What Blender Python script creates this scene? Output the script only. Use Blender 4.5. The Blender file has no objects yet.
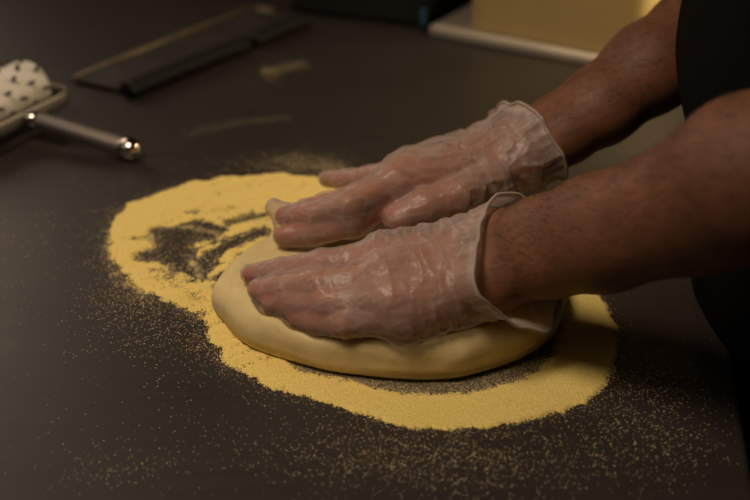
import bpy, bmesh, math, random
import numpy as np
from mathutils import Vector

random.seed(5)
RNG = np.random.default_rng(11)
Z0 = 0.90                                   # table top height; everything is laid out in table coordinates
A = lambda *v: np.array(v, float)

# ------------------------------------------------------------------ camera model (to read places off the photo)
F = 50 / 36 * 750
PITCH = math.radians(30)
DIST = 0.87
CAM = A(0, -DIST * math.cos(PITCH), DIST * math.sin(PITCH))
FW = A(0, math.cos(PITCH), -math.sin(PITCH)); RT = A(1, 0, 0); UP = np.cross(RT, FW)

def at(px, py, z=0.0):
    d = FW * F + RT * (px - 375) + UP * (250 - py)
    return CAM + d * ((z - CAM[2]) / d[2])

# ------------------------------------------------------------------ materials
def mat(name, col, rough=0.5, metal=0.0, noise=None, bump=None, spec=0.5, coord='Object', **kw):
    """noise=(scale, colour2, lo, hi); bump=(scale, strength, distance)"""
    m = bpy.data.materials.new(name); m.use_nodes = True
    nt = m.node_tree; N = nt.nodes; L = nt.links
    b = N['Principled BSDF']
    b.inputs['Base Color'].default_value = (*col, 1)
    b.inputs['Roughness'].default_value = rough
    b.inputs['Metallic'].default_value = metal
    b.inputs['Specular IOR Level'].default_value = spec
    tc = N.new('ShaderNodeTexCoord')
    if noise:
        n = N.new('ShaderNodeTexNoise'); n.inputs['Scale'].default_value = noise[0]; n.inputs['Detail'].default_value = 6
        L.new(tc.outputs[coord], n.inputs['Vector'])
        r = N.new('ShaderNodeValToRGB')
        r.color_ramp.elements[0].position = noise[2]; r.color_ramp.elements[1].position = noise[3]
        r.color_ramp.elements[0].color = (*col, 1); r.color_ramp.elements[1].color = (*noise[1], 1)
        L.new(n.outputs['Fac'], r.inputs['Fac']); L.new(r.outputs['Color'], b.inputs['Base Color'])
    if bump:
        n2 = N.new('ShaderNodeTexNoise'); n2.inputs['Scale'].default_value = bump[0]; n2.inputs['Detail'].default_value = 5
        L.new(tc.outputs[coord], n2.inputs['Vector'])
        bp = N.new('ShaderNodeBump'); bp.inputs['Strength'].default_value = bump[1]; bp.inputs['Distance'].default_value = bump[2]
        L.new(n2.outputs['Fac'], bp.inputs['Height']); L.new(bp.outputs['Normal'], b.inputs['Normal'])
    for k, v in kw.items():
        b.inputs[k].default_value = v
    return m

def table_material():
    m = mat('worn steel table', (0.055, 0.046, 0.040), 0.42, 0.0, spec=0.42)
    nt = m.node_tree; N = nt.nodes; L = nt.links; b = N['Principled BSDF']
    tc = N.new('ShaderNodeTexCoord')
    n = N.new('ShaderNodeTexNoise'); n.inputs['Scale'].default_value = 5; n.inputs['Detail'].default_value = 8
    L.new(tc.outputs['Object'], n.inputs['Vector'])
    r = N.new('ShaderNodeValToRGB')
    r.color_ramp.elements[0].position = .3; r.color_ramp.elements[1].position = .75
    r.color_ramp.elements[0].color = (0.0205, 0.0155, 0.0125, 1); r.color_ramp.elements[1].color = (0.032, 0.0245, 0.020, 1)
    L.new(n.outputs['Fac'], r.inputs['Fac']); L.new(r.outputs['Color'], b.inputs['Base Color'])
    # wiped streaks in the roughness
    mp = N.new('ShaderNodeMapping'); mp.inputs['Scale'].default_value = (3, 40, 3); mp.inputs['Rotation'].default_value = (0, 0, .35)
    L.new(tc.outputs['Object'], mp.inputs['Vector'])
    n2 = N.new('ShaderNodeTexNoise'); n2.inputs['Scale'].default_value = 3; n2.inputs['Detail'].default_value = 6
    L.new(mp.outputs['Vector'], n2.inputs['Vector'])
    mr = N.new('ShaderNodeMapRange'); mr.inputs['To Min'].default_value = .36; mr.inputs['To Max'].default_value = .56
    L.new(n2.outputs['Fac'], mr.inputs['Value']); L.new(mr.outputs['Result'], b.inputs['Roughness'])
    bp = N.new('ShaderNodeBump'); bp.inputs['Strength'].default_value = .08; bp.inputs['Distance'].default_value = .001
    L.new(n2.outputs['Fac'], bp.inputs['Height']); L.new(bp.outputs['Normal'], b.inputs['Normal'])
    return m

def skin_material():
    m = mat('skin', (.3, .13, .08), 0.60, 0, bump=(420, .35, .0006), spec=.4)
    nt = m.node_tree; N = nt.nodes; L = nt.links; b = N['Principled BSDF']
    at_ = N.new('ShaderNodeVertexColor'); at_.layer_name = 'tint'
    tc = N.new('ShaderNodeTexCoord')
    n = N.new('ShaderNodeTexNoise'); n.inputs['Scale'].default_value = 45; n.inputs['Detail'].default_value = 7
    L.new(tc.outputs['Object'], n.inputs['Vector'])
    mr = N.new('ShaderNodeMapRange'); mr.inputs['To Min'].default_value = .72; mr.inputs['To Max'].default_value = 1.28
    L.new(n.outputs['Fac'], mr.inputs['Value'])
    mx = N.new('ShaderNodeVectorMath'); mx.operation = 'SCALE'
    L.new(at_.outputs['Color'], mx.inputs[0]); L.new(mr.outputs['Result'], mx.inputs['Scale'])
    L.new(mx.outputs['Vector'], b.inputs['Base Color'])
    b.inputs['Subsurface Weight'].default_value = .12
    b.inputs['Subsurface Radius'].default_value = (1, .35, .2)
    b.inputs['Subsurface Scale'].default_value = .006
    return m

def glove_material():
    m = bpy.data.materials.new('thin clear vinyl'); m.use_nodes = True
    nt = m.node_tree; N = nt.nodes; L = nt.links
    N.remove(N['Principled BSDF'])
    out = N['Material Output']
    tc = N.new('ShaderNodeTexCoord')
    n = N.new('ShaderNodeTexNoise'); n.inputs['Scale'].default_value = 160; n.inputs['Detail'].default_value = 6; n.inputs['Distortion'].default_value = 1.2
    L.new(tc.outputs['Object'], n.inputs['Vector'])
    bp = N.new('ShaderNodeBump'); bp.inputs['Strength'].default_value = .45; bp.inputs['Distance'].default_value = .0012
    L.new(n.outputs['Fac'], bp.inputs['Height'])
    tr = N.new('ShaderNodeBsdfTransparent'); tr.inputs['Color'].default_value = (.96, .95, .93, 1)
    di = N.new('ShaderNodeBsdfDiffuse'); di.inputs['Color'].default_value = (.54, .44, .39, 1)
    tl = N.new('ShaderNodeBsdfTranslucent'); tl.inputs['Color'].default_value = (.54, .44, .39, 1)
    gl = N.new('ShaderNodeBsdfGlossy'); gl.inputs['Roughness'].default_value = .33; gl.inputs['Color'].default_value = (1, 1, 1, 1)
    for s in (di, gl, tl): L.new(bp.outputs['Normal'], s.inputs['Normal'])
    milky = N.new('ShaderNodeMixShader'); milky.inputs['Fac'].default_value = .4
    L.new(di.outputs[0], milky.inputs[1]); L.new(tl.outputs[0], milky.inputs[2])
    # film reads milkier where seen edge on and in the cuff ('milk' vertex colour)
    lw = N.new('ShaderNodeLayerWeight'); lw.inputs['Blend'].default_value = .35
    L.new(bp.outputs['Normal'], lw.inputs['Normal'])
    vc = N.new('ShaderNodeVertexColor'); vc.layer_name = 'milk'
    sep = N.new('ShaderNodeSeparateColor'); L.new(vc.outputs['Color'], sep.inputs['Color'])
    mul = N.new('ShaderNodeMath'); mul.operation = 'MULTIPLY_ADD'; mul.inputs[1].default_value = .38
    L.new(lw.outputs['Facing'], mul.inputs[0]); L.new(sep.outputs['Red'], mul.inputs[2]); mul.use_clamp = True
    m1 = N.new('ShaderNodeMixShader')
    L.new(mul.outputs[0], m1.inputs['Fac']); L.new(tr.outputs[0], m1.inputs[1]); L.new(milky.outputs[0], m1.inputs[2])
    pw = N.new('ShaderNodeMath'); pw.operation = 'POWER'; pw.inputs[1].default_value = 3.0
    lw2 = N.new('ShaderNodeLayerWeight'); lw2.inputs['Blend'].default_value = .5; L.new(bp.outputs['Normal'], lw2.inputs['Normal'])
    L.new(lw2.outputs['Facing'], pw.inputs[0])
    fr = N.new('ShaderNodeMath'); fr.operation = 'MULTIPLY_ADD'; fr.inputs[1].default_value = .16; fr.inputs[2].default_value = .017
    L.new(pw.outputs[0], fr.inputs[0])
    m2 = N.new('ShaderNodeMixShader')
    L.new(fr.outputs[0], m2.inputs['Fac']); L.new(m1.outputs[0], m2.inputs[1]); L.new(gl.outputs[0], m2.inputs[2])
    L.new(m2.outputs[0], out.inputs['Surface'])
    return m

M = {}
M['table'] = table_material()
M['skin'] = skin_material()
M['glove'] = glove_material()
M['dough'] = mat('raw dough', (.56, .435, .195), .6, noise=(60, (.66, .52, .265), .3, .7), bump=(70, .30, .003), spec=.3)
b_ = M['dough'].node_tree.nodes['Principled BSDF']
b_.inputs['Subsurface Weight'].default_value = .25; b_.inputs['Subsurface Radius'].default_value = (1, .7, .35); b_.inputs['Subsurface Scale'].default_value = .006
M['semolina'] = mat('yellow semolina', (.72, .535, .145), .85, noise=(700, (.86, .67, .235), .35, .65), bump=(900, .9, .0012), spec=.2)
M['grain'] = mat('semolina grain', (.62, .49, .25), .8, noise=(300, (.84, .70, .42), .35, .65), spec=.2)
M['steel'] = mat('brushed steel', (.25, .22, .195), .5, 1.0, bump=(120, .1, .0005))
M['chrome'] = mat('polished steel', (.62, .56, .50), .16, 1.0)
M['white plastic'] = mat('white plastic', (.80, .74, .66), .45, noise=(20, (.70, .64, .56), .3, .8))
M['spike'] = mat('dark spike', (.08, .07, .06), .4, .6)
M['brass'] = mat('dull axle', (.30, .21, .10), .45, .6)
M['black metal'] = mat('black pan metal', (.016, .013, .011), .5, noise=(30, (.034, .028, .024), .3, .7), bump=(60, .15, .001))
M['black rubber'] = mat('black rubber', (.010, .009, .008), .65, bump=(90, .2, .001), spec=.18)
M['pan edge'] = mat('painted-lit pan edge', (.10, .075, .05), .5, .3, noise=(60, (.17, .12, .06), .4, .7))  # light along the far rim is put into this paler colour
M['tub'] = mat('cream plastic', (.47, .34, .135), .5, noise=(9, (.41, .295, .115), .3, .75), spec=.3)
M['board'] = mat('white board', (.34, .29, .24), .5, noise=(14, (.28, .24, .20), .3, .75))
M['shirt'] = mat('black cotton', (.004, .0036, .0034), .9, bump=(800, .3, .001), spec=.06)
M['apron'] = mat('black apron cloth', (.0038, .0035, .0032), .85, bump=(600, .35, .001), spec=.06)
M['trousers'] = mat('dark trousers', (.030, .026, .023), .9, bump=(700, .3, .001), spec=.15)
M['shoe'] = mat('black leather', (.012, .011, .010), .45, bump=(300, .2, .001))
M['hair'] = mat('dark hair', (.020, .012, .008), .55, bump=(260, .6, .003))
M['floor'] = mat('dark tile floor', (.05, .042, .036), .6, noise=(3, (.035, .03, .026), .3, .7))
M['wall'] = mat('dim wall', (.10, .085, .07), .8, noise=(2, (.08, .066, .055), .3, .7))
M['box'] = mat('black plastic', (.010, .0095, .009), .5, bump=(120, .15, .001))
M['blue'] = mat('blue plastic', (.02, .085, .125), .4, noise=(40, (.028, .105, .15), .3, .7))

# ------------------------------------------------------------------ object helpers
COL = bpy.context.scene.collection

def thing(name, label, cat, loc, group=None):
    o = bpy.data.objects.new(name, None); COL.objects.link(o)
    o.empty_display_size = .05
    o.location = (loc[0], loc[1], loc[2] + Z0)
    o['label'] = label; o['category'] = cat
    if group: o['group'] = group
    return o

def obj(name, verts, faces, m, parent=None, smooth=True, label=None):
    """verts in table coordinates"""
    v = np.asarray(verts, float).reshape(-1, 3) + A(0, 0, Z0)
    org = np.array(parent_origin(parent)) if parent else A(0, 0, 0)
    me = bpy.data.meshes.new(name)
    me.from_pydata((v - org).tolist(), [], [tuple(int(i) for i in f) for f in faces])
    me.validate(); me.update()
    if smooth: me.polygons.foreach_set('use_smooth', [True] * len(me.polygons))
    me.materials.append(m)
    o = bpy.data.objects.new(name, me); COL.objects.link(o)
    if parent: o.parent = parent
    if label: o['label'] = label
    return o

def parent_origin(p):
    v = Vector((0, 0, 0))
    while p: v += p.location; p = p.parent
    return v

def tag(o, label, cat, kind=None, group=None):
    o['label'] = label; o['category'] = cat
    if kind: o['kind'] = kind
    if group: o['group'] = group
    return o

def struct(name, verts, faces, m):
    o = obj(name, verts, faces, m, smooth=False); o['kind'] = 'structure'; return o

class MB:
    def __init__(s): s.v = []; s.f = []
    def add(s, v, f):
        n = len(s.v); s.v += [list(map(float, p)) for p in v]; s.f += [tuple(i + n for i in q) for q in f]; return s
    def box(s, c, ax, ay, az):
        """centre and three half-axis vectors"""
        c, ax, ay, az = map(np.array, (c, ax, ay, az))
        v = [c + i * ax + j * ay + k * az for i in (-1, 1) for j in (-1, 1) for k in (-1, 1)]
        return s.add(v, [(0, 1, 3, 2), (4, 6, 7, 5), (0, 4, 5, 1), (2, 3, 7, 6), (0, 2, 6, 4), (1, 5, 7, 3)])
    def bbox(s, c, ax, ay, az, r=.003, seg=3):
        """bevelled box"""
        bm = bmesh.new(); t = MB().box(c, ax, ay, az)
        vs = [bm.verts.new(p) for p in t.v]
        for q in t.f: bm.faces.new([vs[i] for i in q])
        bmesh.ops.bevel(bm, geom=bm.edges[:], offset=r, segments=seg, profile=.5, affect='EDGES')
        bm.verts.index_update()
        s.add([tuple(v.co) for v in bm.verts], [tuple(v.index for v in f.verts) for f in bm.faces]); bm.free(); return s
    def tube(s, pts, rad, n=16, cap=True, sq=(1, 1), upv=(0, 0, 1)):
        pts = [np.array(p, float) for p in pts]; k = len(pts)
        rad = [rad] * k if np.isscalar(rad) else rad
        v = []; f = []
        for i, p in enumerate(pts):
            t = pts[min(i + 1, k - 1)] - pts[max(i - 1, 0)]; t /= np.linalg.norm(t) + 1e-12
            u = np.cross(np.array(upv, float), t)
            if np.linalg.norm(u) < 1e-4: u = np.cross(A(1, 0, 0), t)
            u /= np.linalg.norm(u); w = np.cross(t, u)
            for j in range(n):
                a = 2 * math.pi * j / n
                v.append(p + rad[i] * (math.cos(a) * sq[0] * u + math.sin(a) * sq[1] * w))
        for i in range(k - 1):
            for j in range(n):
                f.append((i * n + j, i * n + (j + 1) % n, (i + 1) * n + (j + 1) % n, (i + 1) * n + j))
        if cap: f.append(tuple(range(n - 1, -1, -1))); f.append(tuple((k - 1) * n + j for j in range(n)))
        return s.add(v, f)
    def build(s, name, m, parent=None, smooth=True, label=None): return obj(name, s.v, s.f, m, parent, smooth, label)

def catmull(P, n=8, closed=False):
    P = [np.array(p, float) for p in P]; out = []; k = len(P)
    for i in range(k if closed else k - 1):
        if closed: a, b, c, d = P[i - 1], P[i], P[(i + 1) % k], P[(i + 2) % k]
        else: a, b, c, d = P[max(i - 1, 0)], P[i], P[i + 1], P[min(i + 2, k - 1)]
        for j in range(n):
            t = j / n
            out.append(.5 * ((2 * b) + (-a + c) * t + (2 * a - 5 * b + 4 * c - d) * t * t + (-a + 3 * b - 3 * c + d) * t ** 3))
    if not closed: out.append(P[-1])
    return np.array(out)

# ------------------------------------------------------------------ noise
def _hash(i, j, k):
    i = i.astype(np.int64); j = j.astype(np.int64); k = k.astype(np.int64)
    h = (i * 374761393 + j * 668265263 + k * 2147483647) & 0xffffffff
    h = ((h ^ (h >> 13)) * 1274126177) & 0xffffffff
    h = ((h ^ (h >> 16)) * 2246822519) & 0xffffffff
    return ((h ^ (h >> 15)) & 0xffff) / 65535.0

def vnoise(p, s):
    q = p * s; i = np.floor(q); f = q - i; f = f * f * (3 - 2 * f)
    r = 0
    for dx in (0, 1):
        for dy in (0, 1):
            for dz in (0, 1):
                w = (f[:, 0] if dx else 1 - f[:, 0]) * (f[:, 1] if dy else 1 - f[:, 1]) * (f[:, 2] if dz else 1 - f[:, 2])
                r = r + w * _hash(i[:, 0] + dx, i[:, 1] + dy, i[:, 2] + dz)
    return r                                                        # 0..1

def sstep(a, b, x):
    t = np.clip((x - a) / (b - a), 0, 1); return t * t * (3 - 2 * t)

# ------------------------------------------------------------------ signed distance toolkit
def cone(p, a, b, ra, rb):
    a = np.asarray(a); ba = np.asarray(b) - a; pa = p - a
    t = np.clip(pa @ ba / (ba @ ba + 1e-12), 0, 1)
    return np.sqrt(((pa - t[:, None] * ba) ** 2).sum(1)) - (ra + (rb - ra) * t)

def ell(p, c, r, R=None):
    q = p - np.asarray(c)
    if R is not None: q = q @ np.asarray(R).T
    k0 = np.sqrt(((q / r) ** 2).sum(1)); k1 = np.sqrt(((q / np.square(r)) ** 2).sum(1))
    return k0 * (k0 - 1) / (k1 + 1e-9)

def smin(a, b, k):
    h = np.clip(.5 + .5 * (b - a) / k, 0, 1)
    return b + (a - b) * h - k * h * (1 - h)

def smax(a, b, k): return -smin(-a, -b, k)

def surface(fn, lo, hi, h, margin=None, nb=16):
    """naive surface nets of fn on sparse blocks; returns verts, quads"""
    lo = np.array(lo, float); hi = np.array(hi, float)
    B = nb * h; nblk = np.ceil((hi - lo) / B).astype(int)
    I = np.stack(np.meshgrid(*[np.arange(n) for n in nblk], indexing='ij'), -1).reshape(-1, 3)
    cen = lo + (I + .5) * B
    d = np.concatenate([fn(c) for c in np.array_split(cen, max(1, len(cen) // 20000))])
    keep = np.abs(d) < B * .5 * 1.7321 * 1.25 + (margin or 0)
    I = I[keep]
    g = np.stack(np.meshgrid(*[np.arange(nb + 1)] * 3, indexing='ij'), -1).reshape(-1, 3)
    C = []; V = []; E = [[], [], []]; S = [[], [], []]
    cor = [(i, j, k) for i in (0, 1) for j in (0, 1) for k in (0, 1)]
    for s in range(0, len(I), 24):
        ch = I[s:s + 24]
        P = (lo + (ch[:, None, :] * nb + g[None]) * h).reshape(-1, 3)
        D = fn(P).reshape(len(ch), nb + 1, nb + 1, nb + 1)
        for bi in range(len(ch)):
            d = D[bi]
            sg = d < 0
            if sg.all() or not sg.any(): continue
            base = ch[bi] * nb
            c8 = np.stack([d[i:i + nb, j:j + nb, k:k + nb] for i, j, k in cor], -1)
            s8 = c8 < 0; act = s8.any(-1) & ~s8.all(-1)
            idx = np.argwhere(act); c = c8[act]
            acc = np.zeros((len(idx), 3)); cnt = np.zeros(len(idx))
            for a in range(8):
                for ax, bit in ((0, 4), (1, 2), (2, 1)):
                    if a & bit: continue
                    b = a | bit; da = c[:, a]; db = c[:, b]; x = (da < 0) != (db < 0)
                    t = np.where(x, da / np.where(x, da - db, 1), 0)
                    pos = np.tile(np.array(cor[a], float), (len(idx), 1)); pos[:, ax] += t
                    acc[x] += pos[x]; cnt[x] += 1
            C.append(idx + base); V.append(lo + (base + idx + acc / cnt[:, None]) * h)
            for ax in range(3):
                sl0 = (slice(0, nb),) * 3
                sl1 = list(sl0); sl1[ax] = slice(1, nb + 1)
                x = sg[sl0] != sg[tuple(sl1)]
                q = np.argwhere(x); E[ax].append(q + base); S[ax].append(sg[sl0][x])
    C = np.concatenate(C); V = np.concatenate(V)
    key = lambda c: (c[:, 0] * 4096 + c[:, 1]) * 4096 + c[:, 2]
    o = np.argsort(key(C)); kc = key(C)[o]
    def look(c):
        k = key(c); i = np.clip(np.searchsorted(kc, k), 0, len(kc) - 1)
        return np.where(kc[i] == k, o[i], -1)
    Q = []
    for ax in range(3):
        e = np.concatenate(E[ax]); s = np.concatenate(S[ax])
        u, w = [(1, 2), (2, 0), (0, 1)][ax]
        du = np.zeros(3, int); du[u] = 1; dw = np.zeros(3, int); dw[w] = 1
        q = np.stack([look(e), look(e - du), look(e - du - dw), look(e - dw)], 1)
        q = np.where(s[:, None], q, q[:, ::-1])
        Q.append(q[(q >= 0).all(1)])
    return V, np.concatenate(Q)

def vcol(o, name, cols):
    a = o.data.color_attributes.new(name, 'FLOAT_COLOR', 'POINT')
    c = np.ones((len(o.data.vertices), 4)); c[:, :3] = cols
    a.data.foreach_set('color', c.ravel())

# ------------------------------------------------------------------ the two hands
class Hand: pass
def P3(t): return at(*t)

def make_hand(wrist, thick_dir, fingers, thumb, cmc, arm, arm_r):
    H = Hand()
    H.w = P3(wrist); H.f = []
    for name, js, r in fingers: H.f.append((name, [P3(j) for j in js], r))
    H.t = ([P3(j) for j in thumb[0]], thumb[1])
    H.c = [P3(c) for c in cmc]
    H.arm = [P3(a) for a in arm]; H.ar = arm_r
    d = H.arm[-1] - H.arm[0]; d /= np.linalg.norm(d)
    L = np.linalg.norm(H.arm[-1] - H.arm[0])
    H.elbow = H.arm[-1] + d * max(.01, .27 - L)
    H.axis = d
    # frame of the back of the hand
    k = (H.f[0][1][0] + H.f[3][1][0]) / 2
    fw = k - H.w; fw /= np.linalg.norm(fw)
    side = H.f[0][1][0] - H.f[3][1][0]; side -= fw * (side @ fw); side /= np.linalg.norm(side)
    n = np.cross(fw, side); n = n if n[2] > 0 else -n
    H.fw, H.side, H.n = fw, side, n
    allp = [j for f in H.f for j in f[1]] + H.t[0] + H.c + [H.w]
    H.lo = np.min(allp, 0) - .03; H.hi = np.max(allp, 0) + .03
    return H

def hand_sdf(H, p, fk=.0024, grow=0.0, arm=True):
    # palm: metacarpals melted together
    palm = None
    for i, (nm, js, r) in enumerate(H.f):
        m = cone(p, H.c[i], js[0] - H.n * .001, .0135, r[0] * 1.10)
        palm = m if palm is None else smin(palm, m, .012)
    # heel and ball of the hand underneath
    palm = smin(palm, cone(p, H.c[3] - H.n * .006, H.f[3][1][0] - H.n * .006, .0125, .0085), .012)
    palm = smin(palm, cone(p, H.c[1] - H.n * .005, (H.f[1][1][0] + H.f[2][1][0]) / 2 - H.n * .006, .0125, .009), .012)
    # wrist
    wa, wb = H.w + H.side * .013, H.w - H.side * .013
    wr = smin(cone(p, (H.c[0] + H.c[1]) / 2, wa, .015, .0195), cone(p, (H.c[2] + H.c[3]) / 2, wb, .015, .0185), .014)
    palm = smin(palm, wr, .014)
    # knuckles
    for nm, js, r in H.f: palm = smin(palm, cone(p, js[0] + H.n * .0026, js[0] + H.n * .0026 - H.fw * .004, r[0] * .62, r[0] * .5), .006)
    d = None
    for nm, js, r in H.f:
        f = None
        for a in range(3):
            c = cone(p, js[a], js[a + 1], r[a], r[a + 1])
            f = c if f is None else smin(f, c, .003)
        # joint swell
        f = smin(f, cone(p, js[1] + H.n * .0006, js[1] + H.n * .0006 + H.fw * 1e-4, r[1] * .95, r[1] * .95), .003)
        x = smin(palm, f, .007)
        d = x if d is None else smin(d, x, fk)
    js, r = H.t; t = None
    for a in range(len(js) - 1):
        c = cone(p, js[a], js[a + 1], r[a], r[a + 1]); t = c if t is None else smin(t, c, .004)
    d = smin(d, t, .005)
    return d - grow

def arm_sdf(H, p):
    d = None; A_ = H.arm; R = H.ar
    side = H.side
    for i in range(len(A_) - 1):
        f = [.42, .30, .18, .1, .1][i]; g = [.30, .18, .1, .1, .1][i]
        s0, s1 = 1 - .85 * f, 1 - .85 * g
        a = cone(p, A_[i] + side * R[i] * f, A_[i + 1] + side * R[i + 1] * g, R[i] * s0, R[i + 1] * s1)
        b = cone(p, A_[i] - side * R[i] * f, A_[i + 1] - side * R[i + 1] * g, R[i] * s0, R[i + 1] * s1)
        c = smin(a, b, .012)
        d = c if d is None else smin(d, c, .012)
    d = smin(d, cone(p, A_[-1], H.elbow, R[-1], R[-1] * .92), .015)
    return d

near = make_hand((494, 262, .070), None, [
    ('index',  [(384, 256, .066), (322, 265, .058), (283, 271, .048), (251, 274, .042)], (.0112, .0098, .0086, .0064)),
    ('middle', [(386, 278, .064), (318, 284, .056), (280, 288, .047), (259, 290, .043)], (.0112, .0100, .0088, .0074)),
    ('ring',   [(392, 301, .057), (326, 303, .049), (292, 304, .041), (271, 303, .038)], (.0108, .0096, .0085, .0072)),
    ('pinky',  [(404, 316, .048), (346, 324, .041), (317, 322, .036), (296, 318, .034)], (.0102, .0086, .0076, .0064))],
    ([(470, 248, .054), (434, 258, .042), (404, 264, .038), (380, 268, .036)], (.0150, .0125, .0110, .0090)),
    [(474, 243, .070), (474, 257, .070), (473, 275, .064), (472, 289, .058)],
    [(500, 257, .076), (548, 246, .094), (600, 233, .116), (700, 204, .158), (752, 179, .185)], [.0295, .0330, .0365, .0385, .0440])

far = make_hand((520, 152, .078), None, [
    ('index',  [(404, 192, .066), (354, 223, .056), (314, 233, .047), (284, 236, .043)], (.0112, .0098, .0088, .0076)),
    ('middle', [(398, 181, .077), (350, 206, .070), (312, 214, .060), (285, 216, .054)], (.0112, .0102, .0092, .0080)),
    ('ring',   [(403, 173, .075), (358, 197, .064), (326, 205, .055), (304, 209, .050)], (.0108, .0096, .0085, .0072)),
    ('pinky',  [(412, 167, .067), (368, 178, .044), (345, 180, .032), (327, 179, .027)], (.0102, .0088, .0080, .0068))],
    ([(492, 182, .070), (458, 197, .069), (425, 208, .064), (400, 219, .058)], (.0160, .0140, .0132, .0112)),
    [(492, 173, .068), (492, 161, .072), (494, 152, .072), (497, 146, .066)],
    [(524, 149, .080), (560, 130, .092), (600, 106, .108), (650, 68, .132), (700, 33, .150)], [.0290, .0315, .0330, .0370, .0400])

# ------------------------------------------------------------------ person
YC = -.03
SKEW = .20                                  # the table edge, and the person square to it, run slightly askew
def torso_sdf(p, grow=0.0):
    k = .62
    q = p.copy(); q[:, 0] -= SKEW * (q[:, 1] - YC); q[:, 1] = (q[:, 1] - YC) * k
    pts = [((.394, 0, -.12), .112), ((.386, 0, .02), .110), ((.352, 0, .19), .110), ((.352, 0, .36), .114), ((.345, 0, .45), .098)]
    d = None
    for (a, ra), (b, rb) in zip(pts[:-1], pts[1:]):
        c = cone(q, a, b, ra, rb); d = c if d is None else smin(d, c, .03)
    return d - grow
SH_N, SH_F = A(.320, YC - .185, .475), A(.375, YC + .185, .475)
HEAD = A(.235, YC, .735)
HR = np.array([[math.cos(.5), 0, math.sin(.5)], [0, 1, 0], [-math.sin(.5), 0, math.cos(.5)]])   # nods down toward the dough
def head_sdf(p):
    q = (p - HEAD) @ HR.T                                           # -x is the face
    d = ell(q, (.012, 0, .025), (.098, .076, .095))
    d = smin(d, ell(q, (-.030, 0, -.052), (.055, .053, .062)), .03)
    d = smin(d, cone(q, (-.092, 0, .012), (-.112, 0, -.030), .008, .013), .012)      # nose
    d = smin(d, cone(q, (-.088, -.025, .028), (-.088, .025, .028), .008, .008), .012)  # brow
    d = smax(d, -ell(q, (-.094, -.031, .010), (.014, .017, .011)), .008)             # eye sockets
    d = smax(d, -ell(q, (-.094, .031, .010), (.014, .017, .011)), .008)
    for s in (-1, 1):
        d = smin(d, ell(q, (-.076, s * .031, .010), (.013, .013, .012)), .002)       # eyes
        d = smin(d, ell(q, (.012, s * .078, .000), (.018, .009, .032)), .006)        # ears
    d = smin(d, cone(q, (-.084, -.018, -.058), (-.084, .018, -.058), .0075, .0075), .005)  # upper lip
    d = smin(d, cone(q, (-.081, -.014, -.069), (-.081, .014, -.069), .0080, .0080), .003)  # lower lip
    d = smin(d, ell(q, (-.070, 0, -.100), (.022, .024, .018)), .02)                  # chin
    return d
def neck_sdf(p): return cone(p, (.325, YC, .47), HEAD + A(.035, 0, -.04), .064, .056)

def bb(p, lo, hi, fn, pad=.03):
    """evaluate fn only near its box; elsewhere return a safe distance"""
    dist = np.sqrt((np.maximum(np.maximum(lo - p, p - hi), 0) ** 2).sum(1))
    m = dist < pad
    out = dist + .01
    if m.any(): out[m] = fn(p[m])
    return out

def arm_full(H, sh, p):
    lo = np.min([*H.arm, H.elbow, sh], 0) - .06; hi = np.max([*H.arm, H.elbow, sh], 0) + .06
    def f(q):
        d = arm_sdf(H, q)
        mid = (H.elbow + sh) / 2 + A(.012, 0, 0)
        u = smin(cone(q, H.elbow, mid, .046, .053), cone(q, mid, sh, .053, .060), .02)
        return smin(d, u, .025)
    return bb(p, lo, hi, f)

def body_sdf(p):
    d = smin(torso_sdf(p), bb(p, HEAD - .17, HEAD + .17, head_sdf, .05), .004)
    d = smin(d, neck_sdf(p), .025)
    for H, sh in ((near, SH_N), (far, SH_F)):
        a = arm_full(H, sh, p)
        h = bb(p, H.lo - .01, H.hi + .01, lambda q: hand_sdf(H, q))
        a = smin(a, h, .022)
        d = smin(d, a, .012)
    return d

person = thing('person', 'person in black clothes pressing dough with both gloved hands', 'person', (.40, YC, -Z0))
bv, bf = surface(body_sdf, (-.16, -.42, -.30), (.60, .42, .90), .0022)
body = obj('body', bv, bf, M['skin'], person)

def seg_t(p, a, b):
    ba = b - a; t = np.clip((p - a) @ ba / (ba @ ba), 0, 1)
    return np.sqrt(((p - a - t[:, None] * ba) ** 2).sum(1)), t
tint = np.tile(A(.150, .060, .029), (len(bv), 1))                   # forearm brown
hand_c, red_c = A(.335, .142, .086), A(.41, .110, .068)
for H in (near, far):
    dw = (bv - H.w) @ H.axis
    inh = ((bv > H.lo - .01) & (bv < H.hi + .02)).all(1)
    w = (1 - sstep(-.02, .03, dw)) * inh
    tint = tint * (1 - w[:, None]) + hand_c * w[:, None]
    for js, r in [(f[1], f[2]) for f in H.f] + [H.t]:
        d, t = seg_t(bv, js[-2], js[-1] + (js[-1] - js[-2]) * .5)
        w = .85 * (1 - sstep(r[-2] * .9, r[-2] * 1.5, d)) * sstep(-.2, .8, t)
        tint = tint * (1 - w[:, None]) + red_c * w[:, None]
        for j in js[:-1]:
            w = .35 * (1 - sstep(.004, .014, np.sqrt(((bv - j - H.n * .008) ** 2).sum(1))))
            tint = tint * (1 - w[:, None]) + red_c * w[:, None]
inh = sstep(.004, -.03, np.minimum((bv - near.w) @ near.axis + 1e3 * (bv[:, 1] > .0), (bv - far.w) @ far.axis + 1e3 * (bv[:, 1] <= .0))) * (bv[:, 0] < .2)
mo = vnoise(bv, 110.) * .5 + vnoise(bv + 4, 260.) * .5
w = inh * sstep(.50, .72, mo) * .38
tint = tint * (1 - w[:, None]) + A(.41, .105, .066) * w[:, None]
w = inh * sstep(.48, .25, mo) * .4
tint = tint * (1 - w[:, None]) + A(.30, .155, .085) * w[:, None]
n1 = vnoise(bv, 60.)
tint *= (.8 + .4 * n1)[:, None]
vcol(body, 'tint', tint)

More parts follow.
